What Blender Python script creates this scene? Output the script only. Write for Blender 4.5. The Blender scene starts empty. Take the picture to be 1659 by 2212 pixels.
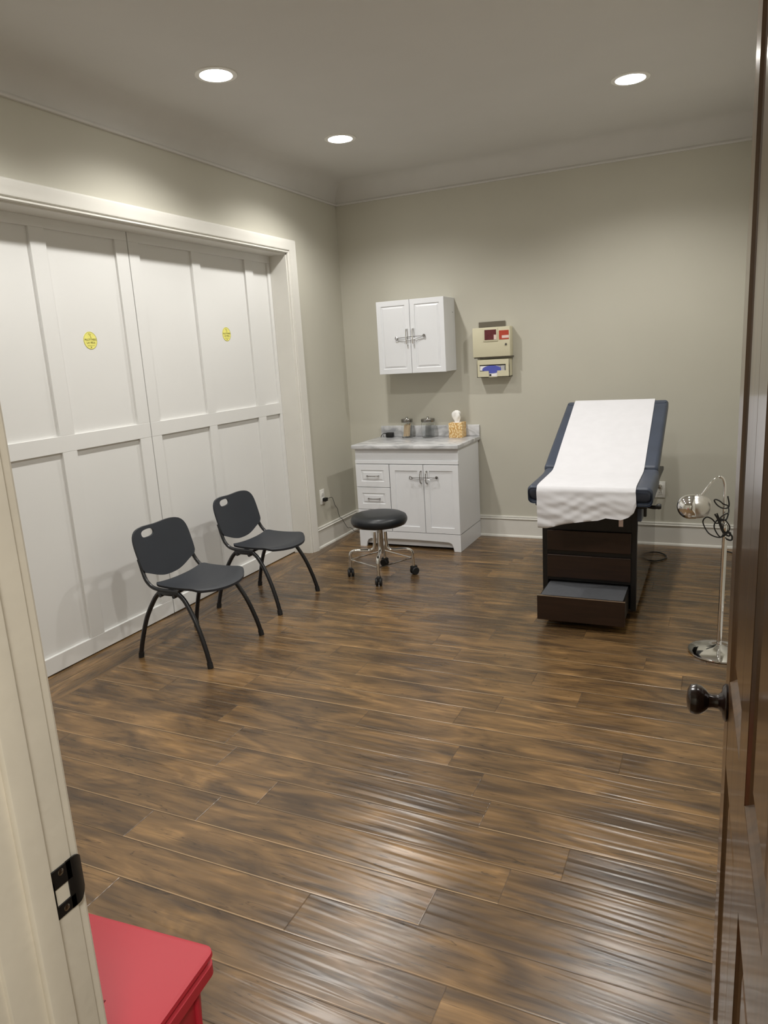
import bpy, bmesh, math, random
from mathutils import Vector, Matrix
random.seed(7)
PI = math.pi
K = 1.6 / 1.5            # everything below is laid out in survey units, then scaled to metres at the end
col = bpy.context.scene.collection

# ------------------------------------------------------------------ materials
def srgb(r, g, b):
    f = lambda c: (c / 255 / 12.92) if c / 255 <= .04045 else ((c / 255 + .055) / 1.055) ** 2.4
    return (f(r), f(g), f(b), 1)

def node_mat(name):
    m = bpy.data.materials.new(name); m.use_nodes = True
    nt = m.node_tree
    return m, nt, nt.nodes['Principled BSDF']

def mat(name, c, rough=.5, metal=0, var=.06, scale=6, bump=0, bscale=200, coat=0, spec=.5, trans=0, ior=1.45, stretch=None):
    m, nt, b = node_mat(name)
    N, L = nt.nodes, nt.links
    tc = N.new('ShaderNodeTexCoord'); mp = N.new('ShaderNodeMapping')
    L.new(tc.outputs['Object'], mp.inputs[0])
    if stretch: mp.inputs['Scale'].default_value = stretch
    n = N.new('ShaderNodeTexNoise'); n.inputs['Scale'].default_value = scale; n.inputs['Detail'].default_value = 4
    L.new(mp.outputs[0], n.inputs['Vector'])
    r = N.new('ShaderNodeValToRGB')
    r.color_ramp.elements[0].position = .3; r.color_ramp.elements[1].position = .7
    r.color_ramp.elements[0].color = tuple(x * (1 - var) for x in c[:3]) + (1,)
    r.color_ramp.elements[1].color = tuple(min(1, x * (1 + var)) for x in c[:3]) + (1,)
    L.new(n.outputs['Fac'], r.inputs[0]); L.new(r.outputs[0], b.inputs['Base Color'])
    b.inputs['Roughness'].default_value = rough; b.inputs['Metallic'].default_value = metal
    b.inputs['Coat Weight'].default_value = coat; b.inputs['Coat Roughness'].default_value = .12
    b.inputs['Specular IOR Level'].default_value = spec
    b.inputs['Transmission Weight'].default_value = trans; b.inputs['IOR'].default_value = ior
    if bump:
        n2 = N.new('ShaderNodeTexNoise'); n2.inputs['Scale'].default_value = bscale
        L.new(mp.outputs[0], n2.inputs['Vector'])
        bp = N.new('ShaderNodeBump'); bp.inputs['Strength'].default_value = bump; bp.inputs['Distance'].default_value = .003
        L.new(n2.outputs['Fac'], bp.inputs['Height']); L.new(bp.outputs[0], b.inputs['Normal'])
    return m

def emis(name, c, s):
    m, nt, b = node_mat(name)
    b.inputs['Base Color'].default_value = c
    b.inputs['Emission Color'].default_value = c; b.inputs['Emission Strength'].default_value = s
    return m

M = dict(
    wall=mat('wall_paint', srgb(190, 187, 174), .85, var=.02, scale=2, bump=.05),
    ceil=mat('ceiling_paint', srgb(202, 200, 196), .9, var=.02, scale=2),
    crown=mat('crown_paint', srgb(202, 200, 196), .7, var=.02),
    trim=mat('trim_paint', srgb(218, 216, 209), .35, var=.02),
    slid=mat('door_paint', srgb(222, 222, 220), .45, var=.015, scale=1.5),
    jamb=mat('jamb_paint', srgb(214, 206, 190), .55, var=.04, scale=12, bump=.15, bscale=60),
    cab=mat('cabinet_white', srgb(226, 228, 232), .35, var=.01),
    chrome=mat('chrome', (.82, .82, .82, 1), .06, 1, var=.01),
    brushed=mat('brushed_metal', (.62, .6, .57, 1), .3, 1, var=.05),
    nickel=mat('nickel', (.28, .27, .26, 1), .2, 1, var=.05),
    plastic=mat('chair_plastic', srgb(34, 38, 45), .5, var=.06, bump=.12, bscale=300),
    frame=mat('frame_steel', srgb(13, 14, 19), .35, var=.05, coat=.2),
    vinyl=mat('stool_vinyl', srgb(20, 24, 29), .38, var=.06, scale=10),
    navy=mat('navy_vinyl', srgb(54, 62, 78), .42, var=.08, scale=9, bump=.08, bscale=250),
    paper=mat('exam_paper', srgb(214, 214, 219), .8, var=.02, scale=14, bump=.25, bscale=28),
    black=mat('black_plastic', srgb(10, 10, 11), .45, var=.1),
    rubber=mat('black_rubber', srgb(22, 22, 23), .6, var=.1),
    tread=mat('step_rubber', srgb(76, 78, 83), .7, var=.08, scale=60, bump=.3, bscale=400),
    tabwood=mat('table_laminate', srgb(36, 21, 13), .4, var=.3, scale=5, stretch=(1, 1, 14)),
    tabside=mat('table_side', srgb(26, 18, 14), .10, var=.2, scale=5, stretch=(1, 1, 8), coat=.6),
    door=mat('dark_wood', srgb(86, 61, 37), .30, var=.4, scale=5, stretch=(9, 9, .7), coat=.45),
    knob=mat('dark_bronze', srgb(30, 19, 16), .22, var=.1, coat=.35),
    red=mat('red_plastic', srgb(180, 36, 50), .5, var=.03, scale=3),
    beige=mat('beige_enamel', srgb(206, 200, 172), .4, var=.02),
    grayplate=mat('grey_plate', srgb(96, 90, 78), .6),
    window=mat('maroon_window', srgb(92, 42, 46), .2, var=.15, scale=30),
    redlabel=mat('red_label', srgb(172, 58, 38), .5, var=.05),
    pink=mat('pale_label', srgb(224, 200, 192), .6),
    white=mat('white_plastic', srgb(232, 231, 226), .4, var=.01),
    card=mat('white_card', srgb(236, 234, 236), .6, var=.02),
    blue=mat('blue_print', srgb(76, 84, 172), .6, var=.06),
    tissue=mat('tissue', srgb(244, 243, 240), .9, var=.03, scale=40, bump=.4, bscale=60),
    wood=mat('tongue_depressor', srgb(226, 202, 170), .7, var=.08, scale=30, stretch=(20, 20, 1)),
    yellow=mat('sticker_yellow', srgb(232, 226, 120), .5, var=.05, scale=40),
    ink=mat('sticker_ink', srgb(60, 56, 14), .6),
    inkpale=mat('sticker_pale_ink', srgb(150, 146, 60), .6),
    bulb=mat('frosted_inner', srgb(226, 224, 214), .35, var=.02),
    lens=emis('light_lens', (1, .97, .9, 1), 40),
    darkgap=mat('dark_gap', srgb(16, 14, 13), .8),  # near-black for slots and print, and for shade put into gaps
)
def glass_mat():
    m, nt, b = node_mat('clear_glass')
    b.inputs['Base Color'].default_value = (.99, 1, 1, 1)
    b.inputs['Transmission Weight'].default_value = 1; b.inputs['Roughness'].default_value = .02
    b.inputs['IOR'].default_value = 1.12
    return m
M['glass'] = glass_mat()

def marble():
    m, nt, b = node_mat('marble_laminate'); N, L = nt.nodes, nt.links
    tc = N.new('ShaderNodeTexCoord'); mp = N.new('ShaderNodeMapping'); mp.inputs['Scale'].default_value = (3, 7, 6)
    L.new(tc.outputs['Object'], mp.inputs[0])
    n = N.new('ShaderNodeTexNoise'); n.inputs['Scale'].default_value = 1.6; n.inputs['Detail'].default_value = 9; n.inputs['Distortion'].default_value = 1.6
    L.new(mp.outputs[0], n.inputs['Vector'])
    r = N.new('ShaderNodeValToRGB'); e = r.color_ramp.elements
    e[0].position = .32; e[0].color = srgb(150, 152, 157); e[1].position = .62; e[1].color = srgb(212, 213, 216)
    x = e.new(.47); x.color = srgb(186, 187, 189)
    L.new(n.outputs['Fac'], r.inputs[0]); L.new(r.outputs[0], b.inputs['Base Color'])
    b.inputs['Roughness'].default_value = .22
    return m
M['marble'] = marble()

def tissue_box_mat():
    m, nt, b = node_mat('patterned_card'); N, L = nt.nodes, nt.links
    tc = N.new('ShaderNodeTexCoord'); v = N.new('ShaderNodeTexVoronoi'); v.inputs['Scale'].default_value = 95
    mp = N.new('ShaderNodeMapping'); mp.inputs['Rotation'].default_value = (0, .6, 0); mp.inputs['Scale'].default_value = (1, 1, .55)
    L.new(tc.outputs['Object'], mp.inputs[0]); L.new(mp.outputs[0], v.inputs['Vector'])
    r = N.new('ShaderNodeValToRGB'); e = r.color_ramp.elements
    e[0].position = .25; e[0].color = srgb(246, 226, 178); e[1].position = .62; e[1].color = srgb(200, 152, 84)
    L.new(v.outputs['Distance'], r.inputs[0]); L.new(r.outputs[0], b.inputs['Base Color'])
    b.inputs['Roughness'].default_value = .6
    return m
M['tbox'] = tissue_box_mat()

def floor_mat():
    m, nt, b = node_mat('hand_scraped_planks'); N, L = nt.nodes, nt.links
    def ma(op, a, bb=None, c=None):
        n = N.new('ShaderNodeMath'); n.operation = op
        for i, v in enumerate((a, bb, c)):
            if v is None: continue
            if isinstance(v, (int, float)): n.inputs[i].default_value = v
            else: L.new(v, n.inputs[i])
        return n.outputs[0]
    def comb(x, y, z=0):
        n = N.new('ShaderNodeCombineXYZ')
        for i, v in enumerate((x, y, z)):
            if isinstance(v, (int, float)): n.inputs[i].default_value = v
            else: L.new(v, n.inputs[i])
        return n.outputs[0]
    def noise(vec, s, d=4, dist=0, rough=.5):
        n = N.new('ShaderNodeTexNoise'); n.inputs['Scale'].default_value = s; n.inputs['Detail'].default_value = d
        n.inputs['Distortion'].default_value = dist; n.inputs['Roughness'].default_value = rough
        L.new(vec, n.inputs['Vector']); return n.outputs['Fac']
    tc = N.new('ShaderNodeTexCoord'); sp = N.new('ShaderNodeSeparateXYZ'); L.new(tc.outputs['Object'], sp.inputs[0])
    x0 = ma('MULTIPLY', sp.outputs[0], 1 / K); y0 = ma('MULTIPLY', sp.outputs[1], 1 / K)
    W = .148
    border = ma('LESS_THAN', x0, .112)
    inv = ma('SUBTRACT', 1, border)
    xx = ma('ADD', ma('MULTIPLY', x0, inv), ma('MULTIPLY', y0, border))
    yy = ma('ADD', ma('MULTIPLY', y0, inv), ma('MULTIPLY', ma('SUBTRACT', x0, .112 + 4.024), border))
    yr = ma('DIVIDE', ma('ADD', yy, 4.024 + 40 * W), W)
    row = ma('FLOOR', yr); fy = ma('SUBTRACT', yr, row)
    wn = N.new('ShaderNodeTexWhiteNoise'); wn.noise_dimensions = '2D'; L.new(comb(row, ma('MULTIPLY', border, 7.3)), wn.inputs['Vector'])
    xr = ma('ADD', ma('DIVIDE', xx, 1.05), ma('MULTIPLY', wn.outputs['Value'], 5))
    cl = ma('FLOOR', xr); fx = ma('SUBTRACT', xr, cl)
    wp = N.new('ShaderNodeTexWhiteNoise'); wp.noise_dimensions = '2D'; L.new(comb(ma('ADD', row, .5), ma('ADD', cl, .37)), wp.inputs['Vector'])
    pid = wp.outputs['Value']
    px = ma('ADD', xx, ma('MULTIPLY', pid, 37)); py = ma('ADD', yy, ma('MULTIPLY', pid, 11))
    # long soft blotches, finer grain and thin dark streaks
    blot = noise(comb(ma('MULTIPLY', px, 2.0), ma('MULTIPLY', py, 7.5)), 1.3, 3, 1.3)
    grain = noise(comb(ma('MULTIPLY', px, 2.4), ma('MULTIPLY', py, 24)), 1.5, 4, 1.0, .55)
    streak = noise(comb(ma('MULTIPLY', px, 1.3), ma('MULTIPLY', py, 22)), 1.4, 2, 1.6)
    f = ma('ADD', ma('MULTIPLY', blot, .70), ma('MULTIPLY', grain, .30))
    f = ma('ADD', f, ma('MULTIPLY', ma('SUBTRACT', pid, .5), .10))
    r = N.new('ShaderNodeValToRGB'); e = r.color_ramp.elements
    e[0].position = .28; e[0].color = srgb(56, 42, 29); e[1].position = .76; e[1].color = srgb(160, 123, 78)
    for p, c in ((.42, (80, 61, 41)), (.50, (98, 75, 48)), (.60, (118, 90, 57))):
        q = e.new(p); q.color = srgb(*c)
    L.new(f, r.inputs[0])
    # thin dark grain cracks
    sl = N.new('ShaderNodeMapRange'); L.new(ma('ABSOLUTE', ma('SUBTRACT', streak, .40)), sl.inputs[0])
    sl.inputs[1].default_value = 0; sl.inputs[2].default_value = .014; sl.inputs[3].default_value = .42; sl.inputs[4].default_value = 1
    mx = N.new('ShaderNodeMix'); mx.data_type = 'RGBA'; mx.blend_type = 'MULTIPLY'; mx.inputs[0].default_value = 1
    L.new(r.outputs[0], mx.inputs[6])
    cmb = N.new('ShaderNodeCombineColor'); 
    for i in range(3): L.new(sl.outputs[0], cmb.inputs[i])
    L.new(cmb.outputs[0], mx.inputs[7])
    # seams, with a pale line painted as the bevel highlight
    ey = ma('MINIMUM', fy, ma('SUBTRACT', 1, fy)); ex = ma('ADD', ma('MULTIPLY', ma('MINIMUM', fx, ma('SUBTRACT', 1, fx)), 1.05 / W), .004)
    ed = ma('MINIMUM', ey, ex)
    g = N.new('ShaderNodeMapRange'); L.new(ed, g.inputs[0]); g.inputs[1].default_value = .004; g.inputs[2].default_value = .020; g.inputs[3].default_value = .5
    bevel_glint = ma('MULTIPLY', ma('MULTIPLY', ma('LESS_THAN', fy, .033), ma('GREATER_THAN', fy, .010)), ma('MULTIPLY', wp.outputs['Value'], 1.6))
    seam = N.new('ShaderNodeMix'); seam.data_type = 'RGBA'
    L.new(g.outputs[0], seam.inputs[0]); seam.inputs[6].default_value = srgb(52, 38, 27)
    L.new(mx.outputs[2], seam.inputs[7])
    ll = N.new('ShaderNodeMix'); ll.data_type = 'RGBA'; L.new(ma('MULTIPLY', bevel_glint, .42), ll.inputs[0])
    L.new(seam.outputs[2], ll.inputs[6]); ll.inputs[7].default_value = srgb(196, 164, 122)
    L.new(ll.outputs[2], b.inputs['Base Color'])
    # hand-scraped ripples running along the boards
    rip = noise(comb(ma('MULTIPLY', px, 2.6), ma('MULTIPLY', ma('ADD', py, ma('MULTIPLY', px, .05)), 54)), 1.0, 0, .35)
    hb = ma('ADD', ma('MULTIPLY', rip, 1.0), ma('MULTIPLY', g.outputs[0], .55))
    hb = ma('ADD', hb, ma('MULTIPLY', grain, .05))
    bp = N.new('ShaderNodeBump'); bp.inputs['Strength'].default_value = .85; bp.inputs['Distance'].default_value = .0030
    L.new(hb, bp.inputs['Height']); L.new(bp.outputs[0], b.inputs['Normal'])
    b.inputs['Roughness'].default_value = .265; b.inputs['Specular IOR Level'].default_value = .5
    return m
M['floor'] = floor_mat()

# ------------------------------------------------------------------ mesh helpers
def B(): return bmesh.new()
def box(bm, x0, x1, y0, y1, z0, z1, bev=0, seg=2, mtx=None):
    r = bmesh.ops.create_cube(bm, size=1)
    vs = r['verts']
    for v in vs:
        v.co = Vector((x0 + (v.co.x + .5) * (x1 - x0), y0 + (v.co.y + .5) * (y1 - y0), z0 + (v.co.z + .5) * (z1 - z0)))
    if bev:
        es = list({e for v in vs for e in v.link_edges})
        rr = bmesh.ops.bevel(bm, geom=es, offset=bev, segments=seg, profile=.5, affect='EDGES')
        vs = list({v for v in rr['verts']} | {v for v in vs if v.is_valid})
        vs = [v for v in vs if v.is_valid]
    if mtx is not None:
        fs = set(vs)
        for v in fs: v.co = mtx @ v.co
    return bm
def cr(pts, n=6):
    P = [Vector(p) for p in pts]
    if len(P) < 3: return P
    out = []
    for i in range(len(P) - 1):
        a = P[i - 1] if i else P[0] * 2 - P[1]; b_, c = P[i], P[i + 1]; d = P[i + 2] if i + 2 < len(P) else P[-1] * 2 - P[-2]
        for k in range(n):
            t = k / n
            out.append(.5 * ((2 * b_) + (c - a) * t + (2 * a - 5 * b_ + 4 * c - d) * t * t + (3 * b_ - a - 3 * c + d) * t ** 3))
    out.append(P[-1]); return out
def tube(bm, pts, r, seg=10, smooth=6, closed=False):
    P = cr(pts, smooth) if smooth else [Vector(p) for p in pts]
    n = len(P); rad = r if callable(r) else (lambda t: r)
    up = None; rings = []
    for i, p in enumerate(P):
        t = (P[min(i + 1, n - 1)] - P[max(i - 1, 0)])
        t = t.normalized() if t.length > 1e-9 else Vector((0, 0, 1))
        if up is None:
            up = Vector((0, 0, 1)) if abs(t.z) < .9 else Vector((1, 0, 0))
        s = t.cross(up).normalized(); up = s.cross(t).normalized()
        R = rad(i / max(1, n - 1))
        rings.append([bm.verts.new(p + s * math.cos(2 * PI * k / seg) * R + up * math.sin(2 * PI * k / seg) * R) for k in range(seg)])
    for a, c in zip(rings, rings[1:]):
        for k in range(seg): bm.faces.new((a[k], a[(k + 1) % seg], c[(k + 1) % seg], c[k]))
    bm.faces.new(rings[0][::-1]); bm.faces.new(rings[-1])
    return bm
def lathe(bm, prof, c=(0, 0, 0), axis='z', seg=32, mtx=None, sy=1, caps=True):
    """prof: list of (r, h); axis direction of h."""
    c = Vector(c); rings = []
    for r, h in prof:
        ring = []
        if r < 1e-6:
            ring = [(0, 0, h)]
        else:
            ring = [(r * math.cos(2 * PI * k / seg), r * math.sin(2 * PI * k / seg) * sy, h) for k in range(seg)]
        vs = []
        for p in ring:
            p = Vector(p)
            if axis == 'x': p = Vector((p.z, p.x, p.y))
            elif axis == 'y': p = Vector((p.y, p.z, p.x))
            if mtx is not None: p = mtx @ p
            vs.append(bm.verts.new(p + c))
        rings.append(vs)
    for a, d in zip(rings, rings[1:]):
        for k in range(seg):
            k2 = (k + 1) % seg
            if len(a) == 1 and len(d) == 1: continue
            if len(a) == 1: bm.faces.new((a[0], d[k], d[k2]))
            elif len(d) == 1: bm.faces.new((a[k], a[k2], d[0]))
            else: bm.faces.new((a[k], a[k2], d[k2], d[k]))
    if caps and len(rings[0]) > 1: bm.faces.new(rings[0][::-1])
    if caps and len(rings[-1]) > 1: bm.faces.new(rings[-1])
    bmesh.ops.recalc_face_normals(bm, faces=bm.faces)
    return bm
def prism(bm, poly, axis, a, b_):
    """poly: 2D points; axis 'x': poly=(y,z); 'y': poly=(x,z); 'z': poly=(x,y)"""
    def P(u, v, w): return {'x': (w, u, v), 'y': (u, w, v), 'z': (u, v, w)}[axis]
    r0 = [bm.verts.new(P(u, v, a)) for u, v in poly]; r1 = [bm.verts.new(P(u, v, b_)) for u, v in poly]
    n = len(poly)
    for k in range(n): bm.faces.new((r0[k], r0[(k + 1) % n], r1[(k + 1) % n], r1[k]))
    bm.faces.new(r0[::-1]); bm.faces.new(r1)
    bmesh.ops.recalc_face_normals(bm, faces=bm.faces)
    return bm
def ground(bm, grid, closed=False):
    """surface from a 2-D list of points"""
    V = [[bm.verts.new(p) for p in row] for row in grid]
    for a, c in zip(V, V[1:]):
        m = len(a)
        for k in range(m if closed else m - 1): bm.faces.new((a[k], a[(k + 1) % m], c[(k + 1) % m], c[k]))
    return V
def slab(bm, top, bot):
    """closed thin shell between two equal grids"""
    A = ground(bm, top); C = ground(bm, bot)
    n, m = len(A), len(A[0])
    ring = [(0, j) for j in range(m)] + [(i, m - 1) for i in range(1, n)] + [(n - 1, j) for j in range(m - 2, -1, -1)] + [(i, 0) for i in range(n - 2, 0, -1)]
    for (i, j), (i2, j2) in zip(ring, ring[1:] + ring[:1]):
        bm.faces.new((A[i][j], A[i2][j2], C[i2][j2], C[i][j]))
    bmesh.ops.recalc_face_normals(bm, faces=bm.faces)
    return bm

def origin(p):
    v = Vector((0, 0, 0))
    while p is not None: v += p.location; p = p.parent
    return v
def obj(name, bm, m, parent=None, label=None, angle=35, smooth=True):
    me = bpy.data.meshes.new(name)
    o = origin(parent)
    bmesh.ops.recalc_face_normals(bm, faces=bm.faces)
    bm.transform(Matrix.Translation(-o)); bm.to_mesh(me); bm.free()
    if smooth:
        me.shade_smooth(); me.set_sharp_from_angle(angle=math.radians(angle))
    me.materials.append(M[m] if isinstance(m, str) else m)
    ob = bpy.data.objects.new(name, me); col.objects.link(ob); ob.parent = parent
    if label: ob['label'] = label
    return ob
def thing(name, label, cat, loc, group=None):
    o = bpy.data.objects.new(name, None); o.empty_display_size = .1; col.objects.link(o); o.location = loc
    o['label'] = label; o['category'] = cat
    if group: o['group'] = group
    return o
def struct(name, bm, m, parent=None, **k):
    o = obj(name, bm, m, parent, **k)
    if parent is None: o['kind'] = 'structure'
    return o
def sroot(name, loc):
    o = bpy.data.objects.new(name, None); col.objects.link(o); o.location = loc; o['kind'] = 'structure'
    return o
def text(name, s, size, loc, rot, m, parent, sx=1):
    c = bpy.data.curves.new(name, 'FONT'); c.body = s; c.size = size; c.align_x = 'CENTER'; c.align_y = 'CENTER'; c.extrude = .0002; c.resolution_u = 3
    o = bpy.data.objects.new(name, c); col.objects.link(o); c.materials.append(M[m])
    o.rotation_euler = rot; o.scale = (sx, 1, 1); dg = bpy.context.evaluated_depsgraph_get(); dg.update()
    me = bpy.data.meshes.new_from_object(o.evaluated_get(dg)); me.name = name
    me.transform(Matrix.Translation(Vector(loc) - origin(parent)) @ Vector(rot).to_track_quat('Z', 'Y').to_matrix().to_4x4() if False else Matrix.Translation(Vector(loc) - origin(parent)) @ o.rotation_euler.to_matrix().to_4x4() @ Matrix.Diagonal((sx, 1, 1, 1)))
    bpy.data.objects.remove(o); me.materials.clear(); me.materials.append(M[m])
    o = bpy.data.objects.new(name, me); col.objects.link(o); o.parent = parent
    return o

# ------------------------------------------------------------------ room shell
XR = 3.13; YF = -5.0; ZC = 2.85; YH = -5.105
bm = B(); box(bm, -.25, XR + 1.0, -7.2, .15, -.06, 0); struct('floor', bm, 'floor', smooth=False)
bm = B(); box(bm, -.25, XR + .12, YF - .1, .12, ZC, ZC + .08); struct('ceiling', bm, 'ceil', smooth=False)
bm = B(); box(bm, -.14, XR + .12, 0, .12, 0, ZC); struct('wall_back', bm, 'wall', smooth=False)
YO0, YO1, ZO = -3.74, -.818, 2.262            # closet opening
bm = B(); box(bm, -.138, 0, YO1, 0, 0, ZC); box(bm, -.138, 0, YO0, YO1, ZO, ZC); box(bm, -.138, 0, YF, YO0, 0, ZC)
struct('wall_left', bm, 'wall', smooth=False)
bm = B(); box(bm, XR, XR + .12, YF, 0, 0, ZC); struct('wall_right', bm, 'wall', smooth=False)
XJ, XH, ZD = 2.2, 2.975, 2.06                    # entry door opening
bm = B(); box(bm, -.138, XJ - .02, YH, YF, 0, ZC); box(bm, XJ - .02, XH + .02, YH, YF, ZD + .02, ZC); box(bm, XH + .02, XR + .12, YH, YF, 0, ZC)
struct('wall_front', bm, 'wall', smooth=False)
# closet behind the sliding doors, wall coloured dark as shade in the seams
bm = B(); box(bm, -.25, -.215, -4.1, 0, 0, ZC); struct('wall_closet', bm, 'darkgap', smooth=False)
# hallway the doorway opens from
bm = B(); box(bm, .9, XR + 1.0, -7.2, -7.1, 0, 2.7); struct('wall_hall_back', bm, 'wall', smooth=False)
bm = B(); box(bm, .8, .9, -7.2, YH, 0, 2.7); struct('wall_hall_left', bm, 'wall', smooth=False)
bm = B(); box(bm, XR + .9, XR + 1.0, -7.1, YH, 0, 2.7); box(bm, XR + .12, XR + .9, YH, YF, 0, 2.7); struct('wall_hall_right', bm, 'wall', smooth=False)
bm = B(); box(bm, .8, XR + 1.0, -7.2, YH - .001, 2.7, 2.78); struct('ceiling_hall', bm, 'ceil', smooth=False)

# crown: bead plus cove
def crown_prof(s=1):
    p = [(0, 2.695), (.016, 2.695), (.020, 2.703), (.016, 2.713), (.012, 2.716)]
    for k in range(11):
        a = k / 10 * PI / 2
        p.append((.012 + .138 * (1 - math.cos(a)), 2.72 + .13 * math.sin(a)))
    p += [(0, ZC)]
    return p
bm = B(); prism(bm, crown_prof(), 'y', YF, 0); struct('trim_1', bm, 'crown')
bm = B(); prism(bm, [(-u, v) for u, v in crown_prof()], 'x', 0, XR); struct('trim_2', bm, 'crown')
bm = B(); prism(bm, [(XR - u, v) for u, v in crown_prof()], 'y', YF, 0); struct('trim_3', bm, 'crown')
bm = B(); prism(bm, [(YF + u, v) for u, v in crown_prof()], 'x', 0, XR); struct('trim_4', bm, 'crown')

# baseboards with a cap bead and a shoe mould
BP = [(0, 0), (.026, 0), (.026, .006), (.022, .014), (.014, .018), (.014, .135), (.011, .138), (.011, .142), (.019, .145), (.021, .152), (.016, .156), (.008, .157), (.008, .160), (.013, .162), (.012, .170), (0, .172)]
bm = B(); prism(bm, [(-u, v) for u, v in BP], 'x', 0, XR); struct('baseboard_back', bm, 'trim')
bm = B(); prism(bm, BP, 'y', -.73, 0); prism(bm, BP, 'y', YF, YO0 - .1); struct('baseboard_left', bm, 'trim')
bm = B(); prism(bm, [(XR - u, v) for u, v in BP], 'y', YF, 0); struct('baseboard_right', bm, 'trim')
bm = B(); prism(bm, [(YF + u, v) for u, v in BP], 'x', 0, XJ - .09); struct('baseboard_front', bm, 'trim')

# closet opening: casing (mitred), jambs, head
CP = [(0, 0), (0, .013), (.004, .018), (.010, .018), (.014, .012), (.018, .012), (.021, .022), (.030, .026), (.055, .030), (.070, .035), (.082, .036), (.090, .030), (.095, .018), (.095, 0)]
def casing(bm, a0, a1, zt, base, sign, axis):
    """door casing swept up one leg, over the head and down the other"""
    secs = []
    for fn in (lambda w: (a1 + w, 0), lambda w: (a1 + w, zt + w), lambda w: (a0 - w, zt + w), lambda w: (a0 - w, 0)):
        ring = []
        for w, t in CP:
            u, z = fn(w); d = base + sign * t
            ring.append(bm.verts.new((d, u, z) if axis == 'x' else (u, d, z)))
        secs.append(ring)
    n = len(CP)
    for r0, r1 in zip(secs, secs[1:]):
        for k in range(n): bm.faces.new((r0[k], r0[(k + 1) % n], r1[(k + 1) % n], r1[k]))
    bm.faces.new(secs[0]); bm.faces.new(secs[-1][::-1])
bm = B(); casing(bm, YO0 + .002, YO1 - .003, ZO - .003, 0, 1, 'x'); struct('trim_5', bm, 'trim')
bm = B(); box(bm, -.14, .0, YO1 - .012, YO1 + .0, 0, ZO); box(bm, -.14, .0, YO0, YO0 + .012, 0, ZO); box(bm, -.14, 0, YO0, YO1, ZO - .012, ZO + 0)
struct('trim_6', bm, 'trim', smooth=False)

# sliding panel doors
def sliding(name, ys, y0, y1, plane):
    """ys: list of recessed panel spans"""
    bm = B(); t = .016; z0, z1 = .006, 2.31
    box(bm, plane - .030, plane - t, y0, y1, z0, z1)
    rails = [(z0, .094), (1.107, 1.190), (2.201, z1)]
    for a, c in rails: box(bm, plane - t - .001, plane, y0, y1, a, c, .0012, 1)
    edges = [y0] + [v for s in ys for v in s] + [y1]
    for a, c in zip(edges[0::2], edges[1::2]):
        for (q0, q1), (r0, r1) in zip(rails, rails[1:]):
            if c - a > .001: box(bm, plane - t - .001, plane - .0006, a, c, q1, r0, .0012, 1)
    return struct(name, bm, 'slid')
sliding('door_1', [(-3.36, -2.905), (-2.812, -2.351)], -3.66, -2.2585, -.141)
sliding('door_2', [(-2.170, -1.712), (-1.633, -1.145), (-1.050, -.862)], -2.2525, -.826, -.141)

# entry doorway: jamb, stop, casings
bm = B()
box(bm, XJ - .02, XJ, YH, YF, 0, ZD, .0015); box(bm, XJ - .001, XJ + .011, -5.066, -5.036, 0, ZD, .003, 2)
box(bm, XH, XH + .02, YH, YF, 0, ZD, .0015); box(bm, XH - .011, XH + .001, -5.066, -5.036, 0, ZD, .003, 2)
box(bm, XJ - .02, XH + .02, YH, YF, ZD, ZD + .02); box(bm, XJ, XH, -5.066, -5.036, ZD - .011, ZD, .003)
struct('trim_7', bm, 'jamb')
bm = B(); casing(bm, XJ - .006, XH + .006, ZD + .006, YH, -1, 'y'); struct('trim_8', bm, 'jamb')
bm = B(); casing(bm, XJ - .006, XH + .006, ZD + .006, YF, 1, 'y'); struct('trim_9', bm, 'jamb')

# black strike plate with a curved lip and a latch hole
t = thing('strike_plate', 'black curved strike plate on the white door jamb', 'strike plate', (XJ, -5.015, .90))
bm = B(); z0, z1 = .868, .932; yc = -5.018
box(bm, XJ + .0002, XJ + .0022, -5.034, -5.000, .907, z1, .0006, 1); box(bm, XJ + .0002, XJ + .0022, -5.034, -5.000, z0, .885, .0006, 1)
box(bm, XJ + .0002, XJ + .0022, -5.034, -5.029, .884, .918, .0004, 1)
n = 8; top = []; bot = []
for i in range(n + 1):
    s = i / n; y = -5.010 + s * .026; x = XJ + .0022 - (max(0, s - .35) ** 2) * .016
    hw = .032 * (1 - .0 * s) if s < .4 else .032 - (s - .4) ** 2 * .03
    top.append([(x, y, .90 + hw * q) for q in (-1, -.5, 0, .5, 1)]); bot.append([(x - .002, y, .90 + hw * q) for q in (-1, -.5, 0, .5, 1)])
slab(bm, top, bot)
obj('plate', bm, 'black', t)
bm = B(); box(bm, XJ + .0001, XJ + .0006, -5.030, -5.009, .884, .918); obj('latch_hole', bm, 'jamb', t, label='pale wood showing through the latch hole')
bm = B(); lathe(bm, [(0, .0026), (.0035, .0026), (.0045, .002)], (XJ, -5.018, .925), 'x', 12); obj('screw', bm, 'nickel', t)
bm = B(); lathe(bm, [(0, .0026), (.0035, .0026), (.0045, .002)], (XJ, -5.018, .876), 'x', 12); obj('screw', bm, 'nickel', t)

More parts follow.
